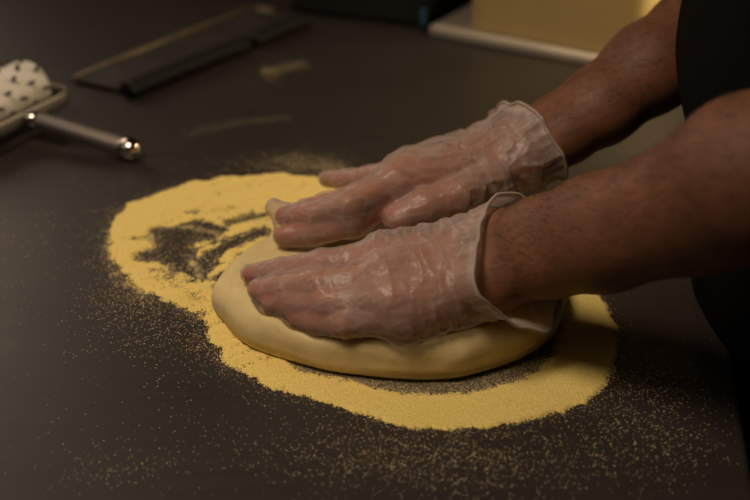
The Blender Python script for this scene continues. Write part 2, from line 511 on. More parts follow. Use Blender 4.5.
# ---- arm hair
def hairs(parent):
    me = body.data
    nrm = np.zeros(len(bv) * 3); me.vertex_normals.foreach_get('vector', nrm); nrm = nrm.reshape(-1, 3)
    V = []; Fc = []
    for H, n in ((near, 5200), (far, 3600)):
        d0, t0 = seg_t(bv, H.arm[0], H.elbow)
        dw = (bv - H.arm[0]) @ H.axis
        ok = np.where((dw > .018) & (dw < .24) & (d0 < .07) & (nrm[:, 2] > -.55))[0]
        pick = RNG.choice(ok, n)
        for i in pick:
            nn = nrm[i]; along = -H.axis - nn * (-H.axis @ nn)
            along = along * .8 + np.cross(nn, H.axis) * RNG.normal(.25, .35) + nn * RNG.uniform(.12, .38)
            along /= np.linalg.norm(along)
            l = RNG.uniform(.005, .012); w = np.cross(along, nn); w /= np.linalg.norm(w) + 1e-9
            b = bv[i] + RNG.normal(0, .001, 3) - nn * .0004; m = b + along * l * .55; tip = b + along * l - nn * l * .18
            k = len(V); V += [b - w * 9e-5, b + w * 9e-5, m + w * 7e-5, m - w * 7e-5, tip]
            Fc += [(k, k + 1, k + 2, k + 3), (k + 3, k + 2, k + 4)]
    o = obj('arm_hair', V, Fc, M['hair'], parent); o['kind'] = 'stuff'
    return o
hairs(body)

# ---- clothes
def shirt_sdf(p):
    d = torso_sdf(p, .008)
    for H, sh in ((near, SH_N), (far, SH_F)):
        e = sh + (H.elbow - sh) * .55
        d = smin(d, cone(p, sh, e, .070, .066), .03)
    d = smin(d, cone(p, (.325, YC, .46), (.318, YC, .515), .095, .072), .05)
    return d + .0025 * (vnoise(p, 26.) - .5) * 2
def hole(fn, cuts):
    def f(p):
        d = fn(p)
        for c in cuts(p): d = smax(d, -c, .004)
        return d
    return f
def shirt_cut(p):
    yield cone(p, (.325, YC, .52), (.29, YC, .60), .064, .064)      # neckline
    for H, sh in ((near, SH_N), (far, SH_F)):                        # sleeve openings
        e = sh + (H.elbow - sh) * .50
        yield cone(p, e, sh + (H.elbow - sh) * .75, .058, .062)
sv, sf = surface(hole(shirt_sdf, shirt_cut), (.10, -.46, -.16), (.62, .42, .66), .006)
obj('shirt', sv, sf, M['shirt'], person)

def apron_sdf(p):
    q = p + np.stack([.006 * (vnoise(p * A(.4, 1, .12), 30.) - .5), 0 * p[:, 0], 0 * p[:, 0]], 1)
    t = torso_sdf(q, .012)
    dn = cone(np.stack([q[:, 0] - SKEW * (q[:, 1] - YC), (q[:, 1] - YC) * .6, q[:, 2]], 1), (.394, 0, -.12), (.404, 0, -.52), .124, .135)
    d = smin(t, dn, .02)
    d = np.abs(d) - .0035
    d = smax(d, p[:, 0] - SKEW * (p[:, 1] - YC) - .385, .003)                                # front only
    wid = np.where(p[:, 2] > .12, .13, .24)
    d = smax(d, (p[:, 2] - .36), .003)
    side = np.abs(p[:, 1] - YC) - (.24 - .11 * sstep(.16, .30, p[:, 2]))
    return smax(smax(d, side, .003), -.50 - p[:, 2], .003)
av, af = surface(apron_sdf, (.08, -.42, -.53), (.54, .36, .38), .004, margin=.02)
obj('apron', av, af, M['apron'], person)

def trouser_sdf(p):
    d = None
    for s in (-1, 1):
        hip, kn, an = A(.385, YC + s * .085, -.12), A(.378, YC + s * .10, -.48), A(.395, YC + s * .105, -.83)
        l = smin(cone(p, hip, kn, .090, .068), cone(p, kn, an, .068, .055), .03)
        d = l if d is None else smin(d, l, .03)
    q = p.copy(); q[:, 1] = (q[:, 1] - YC) * .66
    d = smin(d, cone(q, (.378, 0, -.14), (.372, 0, -.06), .112, .113), .03)
    return smax(d, -.862 - p[:, 2], .004) + .002 * (vnoise(p, 22.) - .5) * 2
tv, tf = surface(trouser_sdf, (.20, -.30, -.90), (.56, .24, .10), .008)
obj('trousers', tv, tf, M['trousers'], person)
for s in (-1, 1):
    c = A(.395, YC + s * .105, -.9)
    def shoe(p):
        q = p - c
        d = smin(ell(q, (-.045, 0, .030), (.125, .047, .034)), ell(q, (.035, 0, .050), (.055, .043, .055)), .03)
        d = smin(d, ell(q, (-.035, 0, .012), (.145, .050, .016)), .008)
        return smax(d, -q[:, 2] + .001, .002)
    v, f = surface(shoe, c + A(-.20, -.07, -.01), c + A(.12, .07, .13), .006)
    obj('shoe', v, f, M['shoe'], person)
def hairdo(p):
    q = (p - HEAD) @ HR.T
    d = ell(q, (.018, 0, .030), (.104, .083, .101)) - .004 * vnoise(p, 90.)
    return smax(d, -cone(q, (-.13, 0, -.03), (-.02, 0, -.09), .085, .075), .01)
v, f = surface(hairdo, HEAD - .16, HEAD + .16, .004)
obj('hair', v, f, M['hair'], person)

# ---- gloves
def make_glove(H, wr_amp, tip_pull, cut_c, cut_len, flare, seed, crosswise):
    def gsdf(p):
        h = hand_sdf(H, p, fk=.0095, grow=.0010)
        a = bb(p, np.min(H.arm, 0) - .06, np.max(H.arm, 0) + .06, lambda q: arm_sdf(H, q) - .0018)
        d = smin(h, a, .016)
        for a_, b_, r0, r1 in tip_pull: d = smin(d, cone(p, a_, b_, r0, r1), .004)
        # creases: ridged noise, stretched along the crease direction
        u = (p - H.w)
        c = np.stack([u @ H.fw, u @ H.side, u @ H.n], 1)
        wp = c + .012 * (np.stack([vnoise(p + seed, 45.), vnoise(p + seed + 3, 45.), vnoise(p + seed + 7, 45.)], 1) - .5)
        r1 = 1 - np.abs(2 * vnoise(wp * A(1, .22, .22) + seed, 150.) - 1) if crosswise else 1 - np.abs(2 * vnoise(wp * A(.55, .8, .8) + seed, 120.) - 1)
        r2 = 1 - np.abs(2 * vnoise(wp * A(.5, 1, 1) + seed + 5, 190.) - 1)
        back = 1 - sstep(.02, .125, c[:, 0])                         # strongest at the wrist
        amp = wr_amp * (.30 + .70 * back)
        return d - amp * (r1 ** 3 * .9 + r2 ** 3 * .45) + amp * .25
    lo, hi = H.lo - .015, H.hi + .015
    lo = np.minimum(lo, H.w - .05); hi = np.maximum(hi, H.arm[1] + .05)
    v, f = surface(gsdf, lo, hi, .00135)
    # cut at the wrist and draw the cuff out from the cut
    ax = H.axis
    bm = bmesh.new()
    vs = [bm.verts.new(p) for p in v.tolist()]
    for q in f.tolist():
        try: bm.faces.new([vs[i] for i in q])
        except ValueError: pass
    bmesh.ops.bisect_plane(bm, geom=bm.verts[:] + bm.edges[:] + bm.faces[:], dist=1e-6, plane_co=cut_c, plane_no=ax, clear_outer=True)
    keep_far = [x for x in bm.verts if (np.array(x.co) - H.w) @ ax > .30]
    bmesh.ops.delete(bm, geom=keep_far, context='VERTS')
    edge = [e for e in bm.edges if e.is_boundary and all(abs((np.array(x.co) - cut_c) @ ax) < 1e-4 for x in e.verts)]
    rings = 9
    up_ = A(0, 0, 1) - ax * ax[2]; up_ /= np.linalg.norm(up_); sd = np.cross(ax, up_)
    cen = np.mean([np.array(x.co) for e in edge for x in e.verts], 0)
    start = {x: np.array(x.co) for e in edge for x in e.verts}
    cur = {x: x for x in start}
    milkv = {}
    for k in range(1, rings + 1):
        t = k / rings; nxt = {}
        for x0, p0 in start.items():
            rad = p0 - cen; rad -= ax * (rad @ ax); R = np.linalg.norm(rad); rad = rad / R
            th = math.atan2(rad @ up_, rad @ sd)
            wob = math.sin(3 * th + seed) * .5 + math.sin(5 * th + 2 * seed) * .35 + math.sin(9 * th + seed * 3) * .22
            fl = flare(th) * (t ** 1.6) * (1 + .35 * wob) + .0022 * wob * t
            ln = cut_len(th) * t * (1 + .12 * math.sin(2 * th + seed) + .08 * wob)
            curl = max(0, t - .75) * 4
            p = p0 + ax * (ln - .0016 * curl * curl) + rad * (fl + .0012 * curl * curl)
            nv = bm.verts.new(p); nxt[x0] = nv; milkv[nv] = t
        for e in edge:
            a, b = e.verts
            bm.faces.new([cur[a], cur[b], nxt[b], nxt[a]])
        cur = nxt
    bmesh.ops.recalc_face_normals(bm, faces=bm.faces[:])
    bm.verts.index_update()
    V = [tuple(x.co) for x in bm.verts]; Fc = [tuple(x.index for x in q.verts) for q in bm.faces]
    mk = np.zeros(len(V))
    for x, t in milkv.items(): mk[x.index] = t
    rim_ids = None
    # rolled bead round the mouth of the cuff
    order = []; adj = {}
    for e in edge:
        a, b = e.verts; adj.setdefault(a, []).append(b); adj.setdefault(b, []).append(a)
    s0 = next(iter(adj)); prev = None; c = s0
    while True:
        order.append(np.array(cur[c].co)); n_ = [q for q in adj[c] if q is not prev]
        if not n_: break
        prev, c = c, n_[0]
        if c is s0 or len(order) > 5000: break
    bm.free()
    o = obj('disposable_glove', V, Fc, M['glove'], person)
    Vn = np.array(V)
    nz = vnoise(Vn + seed, 55.)
    dw = (Vn - H.w) @ H.fw
    milk = .17 + .14 * nz + .10 * (1 - sstep(-.01, .05, dw)) + .36 * sstep(.3, 1, mk)
    cl = np.stack([(Vn - H.w) @ H.fw, (Vn - H.w) @ H.side, (Vn - H.w) @ H.n], 1)
    wl = cl + .010 * (np.stack([vnoise(Vn + seed, 40.), vnoise(Vn + 3, 40.), vnoise(Vn + 7, 40.)], 1) - .5)
    k1 = (1 - np.abs(2 * vnoise(wl * A(1, .12, .12) + seed, 260.) - 1)) ** 4      # fine creases across the hand
    k2 = (1 - np.abs(2 * vnoise(wl * A(.16, 1, 1) + seed, 230.) - 1)) ** 4        # and along the fingers
    wk = sstep(.10, .04, cl[:, 0])
    milk = milk - .03 + .42 * (k1 * wk + k2 * (1 - .6 * wk)) * (.3 + .7 * nz)
    vcol(o, 'milk', np.repeat(milk[:, None], 3, 1))
    pts = order[::2]; k = len(pts)
    sm = np.array(pts)
    for _ in range(3): sm = (np.roll(sm, 1, 0) + 2 * sm + np.roll(sm, -1, 0)) / 4
    n = 8; bvv = []; bff = []
    for i in range(k):
        t = sm[(i + 1) % k] - sm[i - 1]; t /= np.linalg.norm(t) + 1e-9
        u = np.cross(t, ax); u /= np.linalg.norm(u) + 1e-9; w = np.cross(t, u)
        for j in range(n):
            a = 2 * math.pi * j / n; bvv.append(sm[i] + 0.0012 * (math.cos(a) * u + math.sin(a) * w))
        for j in range(n):
            bff.append((i * n + j, i * n + (j + 1) % n, ((i + 1) % k) * n + (j + 1) % n, ((i + 1) % k) * n + j))
    r = obj('rolled_cuff', bvv, bff, M['glove'], o)
    vcol(r, 'milk', np.full((len(bvv), 3), .80))
    return o, gsdf

def fl_near(th): return .0012 + .0135 * max(0, -math.sin(th + .25)) ** 1.2
def fl_far(th): return .0020 + .0030 * (1 + math.sin(th)) / 2
g_near, near_g = make_glove(near, .0022, [(near.f[2][1][3], near.f[2][1][3] + (near.f[2][1][3] - near.f[2][1][2]) * .35, .0072, .0055)],
                            at(494, 258, .074), lambda th: .019 + .004 * max(0, -math.sin(th)), fl_near, 1.3, True)
tipd = far.f[1][1][3] - far.f[1][1][2]; tipd /= np.linalg.norm(tipd)
g_far, far_g = make_glove(far, .0031, [(far.f[1][1][3], at(275, 208, .058), .0088, .0072)],
                          at(520, 152, .078), lambda th: .017, fl_far, 4.1, False)

# ------------------------------------------------------------------ table and room
TE = A(.264, -.10, 0); te = math.atan(SKEW)
tu_, tv_ = A(math.cos(te), -math.sin(te), 0), A(math.sin(te), math.cos(te), 0)
UW, V0, V1 = 1.5, -.40, 1.08
tc_ = TE - tu_ * UW / 2 + tv_ * (V0 + V1) / 2
t = thing('work_table', 'dark worn metal work table under the dough', 'table', (tc_[0], tc_[1], -Z0))
MB().bbox(tc_ - A(0, 0, .02), tu_ * UW / 2, tv_ * (V1 - V0) / 2, A(0, 0, .02), r=.004).build('tabletop', M['table'], t, smooth=False)
for su in (-1, 1):
    for sv_ in (-1, 1):
        l = tc_ + su * tu_ * (UW / 2 - .06) + sv_ * tv_ * ((V1 - V0) / 2 - .06)
        MB().tube([l - A(0, 0, Z0), l - A(0, 0, .04)], .022, 20).build('leg', M['steel'], t)
MB().bbox(tc_ - A(0, 0, .68), tu_ * (UW / 2 - .05), tv_ * ((V1 - V0) / 2 - .05), A(0, 0, .01), r=.003).build('lower_shelf', M['steel'], t, smooth=False)

X0, X1, Y0, Y1, H_ = -2.4, 2.2, -2.6, 2.0, 1.8
struct('floor', [(X0, Y0, -Z0), (X1, Y0, -Z0), (X1, Y1, -Z0), (X0, Y1, -Z0)], [(0, 1, 2, 3)], M['floor'])
struct('ceiling', [(X0, Y0, H_), (X1, Y0, H_), (X1, Y1, H_), (X0, Y1, H_)], [(0, 3, 2, 1)], M['wall'])
struct('wall_back', [(X0, Y1, -Z0), (X1, Y1, -Z0), (X1, Y1, H_), (X0, Y1, H_)], [(0, 1, 2, 3)], M['wall'])
struct('wall_left', [(X0, Y0, -Z0), (X0, Y1, -Z0), (X0, Y1, H_), (X0, Y0, H_)], [(0, 1, 2, 3)], M['wall'])
struct('wall_right', [(X1, Y0, -Z0), (X1, Y1, -Z0), (X1, Y1, H_), (X1, Y0, H_)], [(0, 3, 2, 1)], M['wall'])

# ------------------------------------------------------------------ dough
DP = [at(213, 302, .010), at(221, 326), at(240, 347), at(270, 361), at(317, 374), at(360, 381), at(403, 385), at(440, 385), at(470, 381), at(517, 366), at(545, 351), at(562, 325, .006),
      at(562, 290, .012), at(530, 255, .02), at(470, 232, .02), at(400, 224, .02), at(330, 228, .022), at(268, 240, .022), at(235, 264, .018)]
DP = catmull([p[:2] for p in DP], 5, True)
def poly_sd(p, P):
    """signed distance to polygon, negative inside; p (n,2)"""
    d = np.full(len(p), 1e9); ins = np.zeros(len(p), bool)
    for i in range(len(P)):
        a = P[i - 1]; b = P[i]; e = b - a; w = p - a
        t = np.clip(w @ e / (e @ e + 1e-15), 0, 1)
        d = np.minimum(d, ((w - t[:, None] * e) ** 2).sum(1))
        c = ((a[1] > p[:, 1]) != (b[1] > p[:, 1]))
        with np.errstate(divide='ignore', invalid='ignore'):
            xx = a[0] + (p[:, 1] - a[1]) * e[0] / e[1]
        ins ^= c & (p[:, 0] < xx)
    d = np.sqrt(d); return np.where(ins, -d, d)
def dough_sdf(p):
    d2 = poly_sd(p[:, :2], DP)
    nz = vnoise(p * A(1, 1, .6), 32.) - .5
    top = .0385 + .004 * nz - .004 * sstep(.01, .05, -d2) - .006 * sstep(.05, -.14, p[:, 0])
    r = .0175
    # rounded rim, tucked under at the foot
    wz_top = p[:, 2] - (top - r); wz_bot = (r * .62 - p[:, 2])
    wx = d2 + r + .0012 * nz
    up_ = np.sqrt(np.maximum(wx, 0) ** 2 + np.maximum(wz_top, 0) ** 2) + np.minimum(np.maximum(wx, wz_top), 0) - r
    dn_ = np.sqrt(np.maximum(wx, 0) ** 2 + (np.maximum(wz_bot, 0) * 1.25) ** 2) + np.minimum(wx, 0) - r
    d = np.maximum(up_, dn_)
    # a soft fold running round the foot of the rim
    fold = p[:, 2] - (.0085 + .003 * (vnoise(p * A(1, 1, 0), 14.) - .5))
    d = d + .0032 * np.exp(-(fold / .0016) ** 2) * sstep(.35, .65, vnoise(p * A(1, 1, 0) + 9, 16.))
    d = d - .0016 * (vnoise(p, 55.) - .5) * sstep(.0, .02, p[:, 2])
    for H, g in ((near, near_g), (far, far_g)):
        s = bb(p, H.lo - .01, H.hi + .01, lambda q: hand_sdf(H, q, fk=.008, grow=.0007))
        d = smax(d, -s, .006)
    return smax(d, .0012 - p[:, 2], .001)
dv, df = surface(dough_sdf, (DP[:, 0].min() - .02, DP[:, 1].min() - .02, -.006), (DP[:, 0].max() + .02, DP[:, 1].max() + .02, .075), .0020)
# keep only the main lump (drop crumbs above the hands)
dough = obj('pizza_dough', dv, df, M['dough'])
tag(dough, 'thick oval round of raw pizza dough under the gloved hands', 'dough')

# ------------------------------------------------------------------ semolina ring
def pxpoly(P, n=6): return catmull([at(*p)[:2] for p in P], n, True)
OUT = pxpoly([(106, 250), (108, 233), (117, 217), (134, 203), (160, 192), (190, 184), (225, 178), (262, 175), (300, 176), (345, 182), (400, 195), (470, 215), (540, 245), (590, 283), (606, 310), (615, 335), (615, 358), (606, 380),
              (590, 397), (565, 410), (520, 421), (470, 427), (425, 427), (385, 421), (350, 409), (310, 397), (270, 385), (240, 370), (220, 356), (207, 342), (201, 326), (188, 315), (170, 307), (147, 298), (126, 286), (112, 270)])
BARE = [(DP * 1.0, .006)]
BARE_P = pxpoly([(290, 364), (337, 379), (375, 388), (410, 395), (470, 393), (517, 382), (541, 368), (556, 348), (540, 300), (400, 290), (290, 320)])
SCR = [
    (pxpoly([(152, 232), (160, 229), (183, 228), (205, 231), (219, 236), (210, 240), (196, 242), (192, 248), (196, 256), (188, 260), (196, 268), (197, 279), (184, 275), (174, 268), (160, 262), (143, 259), (139, 254), (155, 247), (150, 238)]), .016, 1.0),
    (pxpoly([(184, 224), (200, 221), (216, 224), (230, 230), (214, 232), (196, 229)]), .007, .95),
    (pxpoly([(194, 263), (206, 253), (220, 244), (244, 234), (264, 228), (268, 234), (250, 241), (232, 250), (218, 258), (212, 268), (207, 277), (199, 272)]), .011, .95),
    (pxpoly([(213, 290), (217, 278), (228, 268), (243, 256), (246, 264), (232, 275), (221, 288)]), .006, 1.0),
    (pxpoly([(126, 239), (138, 237), (152, 239), (140, 242)]), .006, .7),
    (pxpoly([(190, 213), (197, 210), (202, 213), (196, 216)]), .006, .6),
    (pxpoly([(222, 222), (240, 217), (264, 212), (270, 216), (250, 221), (230, 225)]), .010, .75),
    (pxpoly([(150, 268), (170, 272), (190, 290), (210, 300), (196, 300), (172, 288), (154, 276)]), .016, .45),
]
def semo(p):
    p3 = np.concatenate([p, np.zeros((len(p), 1))], 1)
    big = vnoise(p3, 70.); mid = vnoise(p3, 220.); fine = vnoise(p3, 900.)
    so = .0040 - poly_sd(p, OUT) + (.004 + .006 * (p[:, 0] < -.06)) * (big - .5) + .0035 * (mid - .5)
    # left half has a crumbling edge, the right half a clean one
    soft = .006 + .010 * sstep(-.07, -.13, p[:, 0]) * sstep(.06, .0, p[:, 1])
    h = sstep(0, 1, so / soft)
    st = vnoise(p3 @ np.array([[.8, -.6, 0], [.6, .8, 0], [0, 0, 1]]) * A(.35, 1.4, 1), 150.)   # wiped streaks
    for P, s, k in SCR:
        d = poly_sd(p, P) + .010 * (st - .5) + .006 * (mid - .5)
        h = h * (1 - k * (1 - sstep(-s * .35, s * .65, d)))
    d = poly_sd(p, BARE_P) + .004 * (mid - .5)
    h = h * (1 - (.97 - .10 * sstep(-.022, 0, d)) * (1 - sstep(-.003, .004, d)))
    h *= 1 - .35 * sstep(.55, .8, st) * (p[:, 0] < -.06)
    h = h * sstep(-.014, -.008, poly_sd(p, DP))
    return h, fine
hs = .0009
gx = np.arange(-.245, .195, hs); gy = np.arange(-.245, .16, hs)
GX, GY = np.meshgrid(gx, gy, indexing='ij')
gp = np.stack([GX.ravel(), GY.ravel()], 1) + RNG.uniform(-.0003, .0003, (GX.size, 2))
h, fine = semo(gp)
white = RNG.random(len(gp))
lump = vnoise(np.concatenate([gp, np.zeros((len(gp), 1))], 1), 45.)
hz = (.0003 + .0014 * h * (.8 + .4 * lump)) + .00022 * (white - .5)
nx, ny = GX.shape
idx = np.arange(nx * ny).reshape(nx, ny)
h2 = h.reshape(nx, ny); hf = (h2[:-1, :-1] + h2[1:, 1:] + h2[1:, :-1] + h2[:-1, 1:]) / 4
fi2 = fine.reshape(nx, ny)[:-1, :-1]
fm = hf > (.05 + .80 * (.72 * RNG.random(hf.shape) + .28 * fi2))     # thins out grain by grain
# border vertices sink to the table
cnt = np.zeros((nx, ny), int)
for a in (0, 1):
    for b in (0, 1): cnt[a:nx - 1 + a, b:ny - 1 + b] += fm
hz = np.where((cnt.ravel() < 4), np.minimum(hz, .0003), hz)
q = np.stack([idx[:-1, :-1][fm], idx[1:, :-1][fm], idx[1:, 1:][fm], idx[:-1, 1:][fm]], 1)
used = np.unique(q); remap = -np.ones(nx * ny, int); remap[used] = np.arange(len(used))
sem = obj('semolina_ring', np.stack([gp[used, 0], gp[used, 1], hz[used]], 1), remap[q], M['semolina'])
tag(sem, 'thick ring of yellow semolina spread on the table around the dough', 'semolina', 'stuff')

# ------------------------------------------------------------------ loose grains
pts = []
def blob(px, py, rx, ry, n, size=(.00020, .00044)):
    for _ in range(n):
        w = at(px + RNG.normal(0, rx), py + RNG.normal(0, ry)); pts.append((w[0], w[1], RNG.uniform(*size)))
# fringe of the ring
need = 5200; got = 0
while got < need:
    c = np.stack([RNG.uniform(-.33, .22, 20000), RNG.uniform(-.27, .19, 20000)], 1)
    d = poly_sd(c, OUT)
    left = c[:, 0] < -.07
    pr = np.where(left, np.exp(-np.maximum(d, 0) / .0062), np.exp(-np.maximum(d, 0) / .0035)) * (d > -.004) * np.where(c[:, 1] > .08, .35, 1)
    k = RNG.random(len(c)) < pr * .5 * (.3 + 1.2 * vnoise(np.concatenate([c, np.zeros((len(c), 1))], 1), 60.))
    for w in c[k]: pts.append((w[0], w[1], RNG.uniform(.00018, .00037)))
    got += k.sum()
# grains left in the scraped patches and along the bare strip
for P, s, k_ in SCR + [(BARE_P, .01, 1)]:
    lo, hi = P.min(0), P.max(0); n = int((hi - lo).prod() * 1.3e6)
    c = RNG.uniform(lo - .005, hi + .005, (n, 2)); d = poly_sd(c, P)
    k = (d < .005) & (RNG.random(n) < .16 + .75 * np.exp(-np.abs(d) / .0035)) & (poly_sd(c, DP) > -.012)
    for w in c[k]: pts.append((w[0], w[1], RNG.uniform(.00020, .00042)))
lo, hi = BARE_P.min(0), BARE_P.max(0)                                # fine dust on the bare strip
c = RNG.uniform(lo, hi, (160000, 2)); k = (poly_sd(c, BARE_P) < .001) & (poly_sd(c, DP) > -.008)
for w in c[k][:16000]: pts.append((w[0], w[1], RNG.uniform(.00010, .00019)))
blob(440, 452, 80, 20, 1250); blob(350, 455, 60, 22, 300); blob(500, 470, 110, 22, 380)
blob(640, 395, 36, 26, 650); blob(650, 440, 45, 24, 350); blob(600, 440, 90, 30, 200)
blob(120, 470, 40, 14, 160); blob(250, 420, 90, 30, 200); blob(90, 235, 60, 50, 200); blob(180, 330, 50, 18, 900); blob(135, 300, 26, 12, 500)
blob(60, 240, 60, 60, 90); blob(350, 400, 330, 70, 260)
blob(300, 163, 22, 6, 900, (.0002, .0004)); blob(265, 166, 30, 7, 300); blob(330, 168, 12, 4, 400)
for x_ in np.linspace(0, 1, 60):                                     # faint dusty swipes further back
    blob(185 + 105 * x_, 137 - 20 * x_ ** .6, 5, 2, 6, (.00018, .0003))
    blob(262 + 42 * x_, 72 - 8 * x_, 4, 2, 3, (.0003, .0006))
blob(272, 76, 6, 4, 40, (.0003, .0006)); blob(262, 11, 6, 3, 160, (.0004, .0007))
pts = np.array(pts)
rel = np.stack([pts[:, 0] - TE[0], pts[:, 1] - TE[1]], 1)
ok = (rel @ tu_[:2] < -.006) & (rel @ tv_[:2] > V0 + .01)
pts = pts[ok]; n = len(pts)
octv = A(1, 0, 0, -1, 0, 0, 0, 1, 0, 0, -1, 0, 0, 0, 1, 0, 0, -1).reshape(6, 3)
octf = np.array([(0, 2, 4), (2, 1, 4), (1, 3, 4), (3, 0, 4), (2, 0, 5), (1, 2, 5), (3, 1, 5), (0, 3, 5)])
ang = RNG.uniform(0, 6.28, n); sx = RNG.uniform(.8, 1.6, n)
V = np.zeros((n, 6, 3))
ca, sa = np.cos(ang)[:, None], np.sin(ang)[:, None]
ox = octv[None, :, 0] * sx[:, None]; oy = octv[None, :, 1] * np.ones((n, 1))
V[:, :, 0] = pts[:, 0, None] + pts[:, 2, None] * (ox * ca - oy * sa)
V[:, :, 1] = pts[:, 1, None] + pts[:, 2, None] * (ox * sa + oy * ca)
V[:, :, 2] = pts[:, 2, None] * (.8 + octv[None, :, 2] * .8)
Fg = (octf[None] + (np.arange(n) * 6)[:, None, None]).reshape(-1, 3)
gr = obj('semolina_grains', V.reshape(-1, 3), Fg, M['grain'], smooth=False)
tag(gr, 'loose pale semolina grains scattered over the dark table top', 'semolina', 'stuff')

# ------------------------------------------------------------------ dough docker (spiked roller)
hd = at(140, 152, .0116); hj = at(27, 117, .026)
def u3(v): v = np.array(v, float); return v / np.linalg.norm(v)
corner = at(72, 95, .026)
cross = u3(hj - corner); back = u3(A(cross[1], -cross[0], 0))
dk = thing('dough_docker', 'white spiked roller dough docker with a steel handle lying on the table', 'dough docker', (hj[0], hj[1], 0))
LEN = .125; AR = .050
c2 = corner + cross * LEN
# fork: one bent flat strip
path = catmull([corner + back * AR, corner + back * .014, corner + back * .004 + cross * .004, corner + cross * .014, corner + cross * LEN * .5, c2 - cross * .014, c2 - cross * .004 + back * .004, c2 + back * .014, c2 + back * AR], 5)
MB().tube(path, 1.0, 12, sq=(.0022, .0085)).build('fork', M['steel'], dk)
rc = corner + back * (AR - .008) + cross * .010; rc[2] = .0345; re = rc + cross * (LEN - .020)
rad = .0280
prof = [(-.0015, .006), (.0, rad * .75), (.0025, rad * .93), (.007, rad), (LEN - .027, rad), (LEN - .0225, rad * .93), (LEN - .020, rad * .75), (LEN - .0185, .006)]
ro = MB().tube([rc + cross * a for a, r in prof], [r for a, r in prof], 40).build('roller', M['white plastic'], dk)
sp = []
w_ax = np.cross(cross, A(0, 0, 1)); w_ax /= np.linalg.norm(w_ax)
for i in range(6):
    for j in range(9):
        th = 2 * math.pi * (j + .5 * (i % 2)) / 9
        dr = math.cos(th) * A(0, 0, 1) + math.sin(th) * w_ax
        o_ = rc + cross * (.012 + i * .0165)
        if (o_ + dr * (rad + .008))[2] < .0006: continue
        MB().tube([o_ + dr * (rad - .002), o_ + dr * (rad + .0062), o_ + dr * (rad + .0078)], [.0022, .0020, .0013], 8).build('spike', M['spike'], ro)
MB().tube([corner + back * (AR - .008) - cross * .003, rc + cross * .002], .008, 16).build('axle', M['brass'], dk)
MB().tube([c2 + back * (AR - .008) + cross * .003, re - cross * .002], .008, 16).build('axle', M['brass'], dk)
hv = hd - hj
MB().tube([hj + back * .004, hj + hv * .04, hj + hv * .12], [.0078, .0080, .0076], 20).build('ferrule', M['chrome'], dk)
MB().tube(catmull([hj + hv * .10, hj + hv * .2, hj + hv * .5, hj + hv * .75, hj + hv * .86], 4), list(np.interp(np.linspace(0, 1, 17), [0, .3, .7, 1], [.0075, .0088, .0102, .0107])), 28).build('handle', M['steel'], dk)
cp = [(0, .0107), (.008, .0111), (.013, .0105), (.0165, .0083), (.0190, .0046), (.0198, .0005)]
hu = u3(hv); ce = hd - hu * .0198
MB().tube([ce + hu * a for a, r in cp], [r for a, r in cp], 28).build('end_cap', M['chrome'], dk, label='shiny rounded steel cap at the end of the handle')

# ------------------------------------------------------------------ flat black tray
q0, q1, q2, q3 = at(74, 84), at(132, 97), at(306, 27), at(250, 13)
tr = thing('flat_tray', 'flat black tray with a thick rounded near edge behind the spiked roller', 'tray', tuple((q0 + q1 + q2 + q3) / 4))
lng = u3(q2 - q1); acr = u3(q0 - q1)
cen = (q0 + q1 + q2 + q3) / 4
bm_ = MB(); z1 = A(0, 0, .006)
qs = [q0, q1, q2, q3]
v = [p + A(0, 0, .003) for p in qs] + [p + A(0, 0, .007) for p in qs]
bm_.add(v, [(3, 2, 1, 0), (4, 5, 6, 7), (0, 1, 5, 4), (1, 2, 6, 5), (2, 3, 7, 6), (3, 0, 4, 7)]).build('base', M['black metal'], tr, smooth=False)
MB().tube([q0 + A(0, 0, .006), (q0 + q3) / 2 + A(0, 0, .008), q3 + A(0, 0, .006)], .0036, 12, sq=(1, 1.2)).build('rim', M['pan edge'], tr, label='thin far rim coloured as if catching the light')
gapa, gapb = q1 + (q2 - q1) * .60, q1 + (q2 - q1) * .655
MB().tube(catmull([q1 - lng * .004 + A(0, 0, .009), q1 + lng * .006 + A(0, 0, .011), q1 + (q2 - q1) * .3 + A(0, 0, .012), gapa - lng * .008 + A(0, 0, .011), gapa + A(0, 0, .008)], 5),
          list(np.interp(np.linspace(0, 1, 21), [0, .1, .85, 1], [.005, .0105, .0105, .005])), 16, sq=(1.2, .85)).build('grip', M['black rubber'], tr)
MB().tube(catmull([gapb + A(0, 0, .008), gapb + lng * .01 + A(0, 0, .011), gapb + (q2 - gapb) * .5 + A(0, 0, .012), q2 - lng * .01 + A(0, 0, .011), q2 + A(0, 0, .008)], 5),
          list(np.interp(np.linspace(0, 1, 21), [0, .15, .85, 1], [.005, .0100, .0100, .005])), 16, sq=(1.2, .85)).build('grip', M['black rubber'], tr)

# ------------------------------------------------------------------ board, tub and black box at the back
e0, e1 = at(428, 36, .0), at(592, 68, .0)
ex = u3(e1 - e0); ey = A(-ex[1], ex[0], 0)
bw, bd = .30, .17
bc = e0 + ex * bw / 2 + ey * bd / 2 + A(0, 0, .007)
bo = thing('cutting_board', 'white plastic board under the cream tub at the back of the table', 'cutting board', (bc[0], bc[1], 0))
MB().bbox(bc, ex * bw / 2, ey * bd / 2, A(0, 0, .0068), r=.004).build('board', M['board'], bo, smooth=False)
tb0 = at(462, 29, .014)
tw, td, th_ = .25, .13, .19
tc = tb0 + ex * tw / 2 + ey * td / 2
tu = thing('food_tub', 'cream yellow plastic tub standing on the white board', 'tub', (tc[0], tc[1], .0140))
def tubring(s, z, r=.03, n=6):
    out = []
    for k, (sx_, sy_) in enumerate(((1, 1), (-1, 1), (-1, -1), (1, -1))):
        for j in range(n + 1):
            a = math.pi / 2 * (k + j / n)
            out.append(tc + ex * (sx_ * (tw / 2 * s - r) + r * math.cos(a)) + ey * (sy_ * (td / 2 * s - r) + r * math.sin(a)) + A(0, 0, z))
    return out
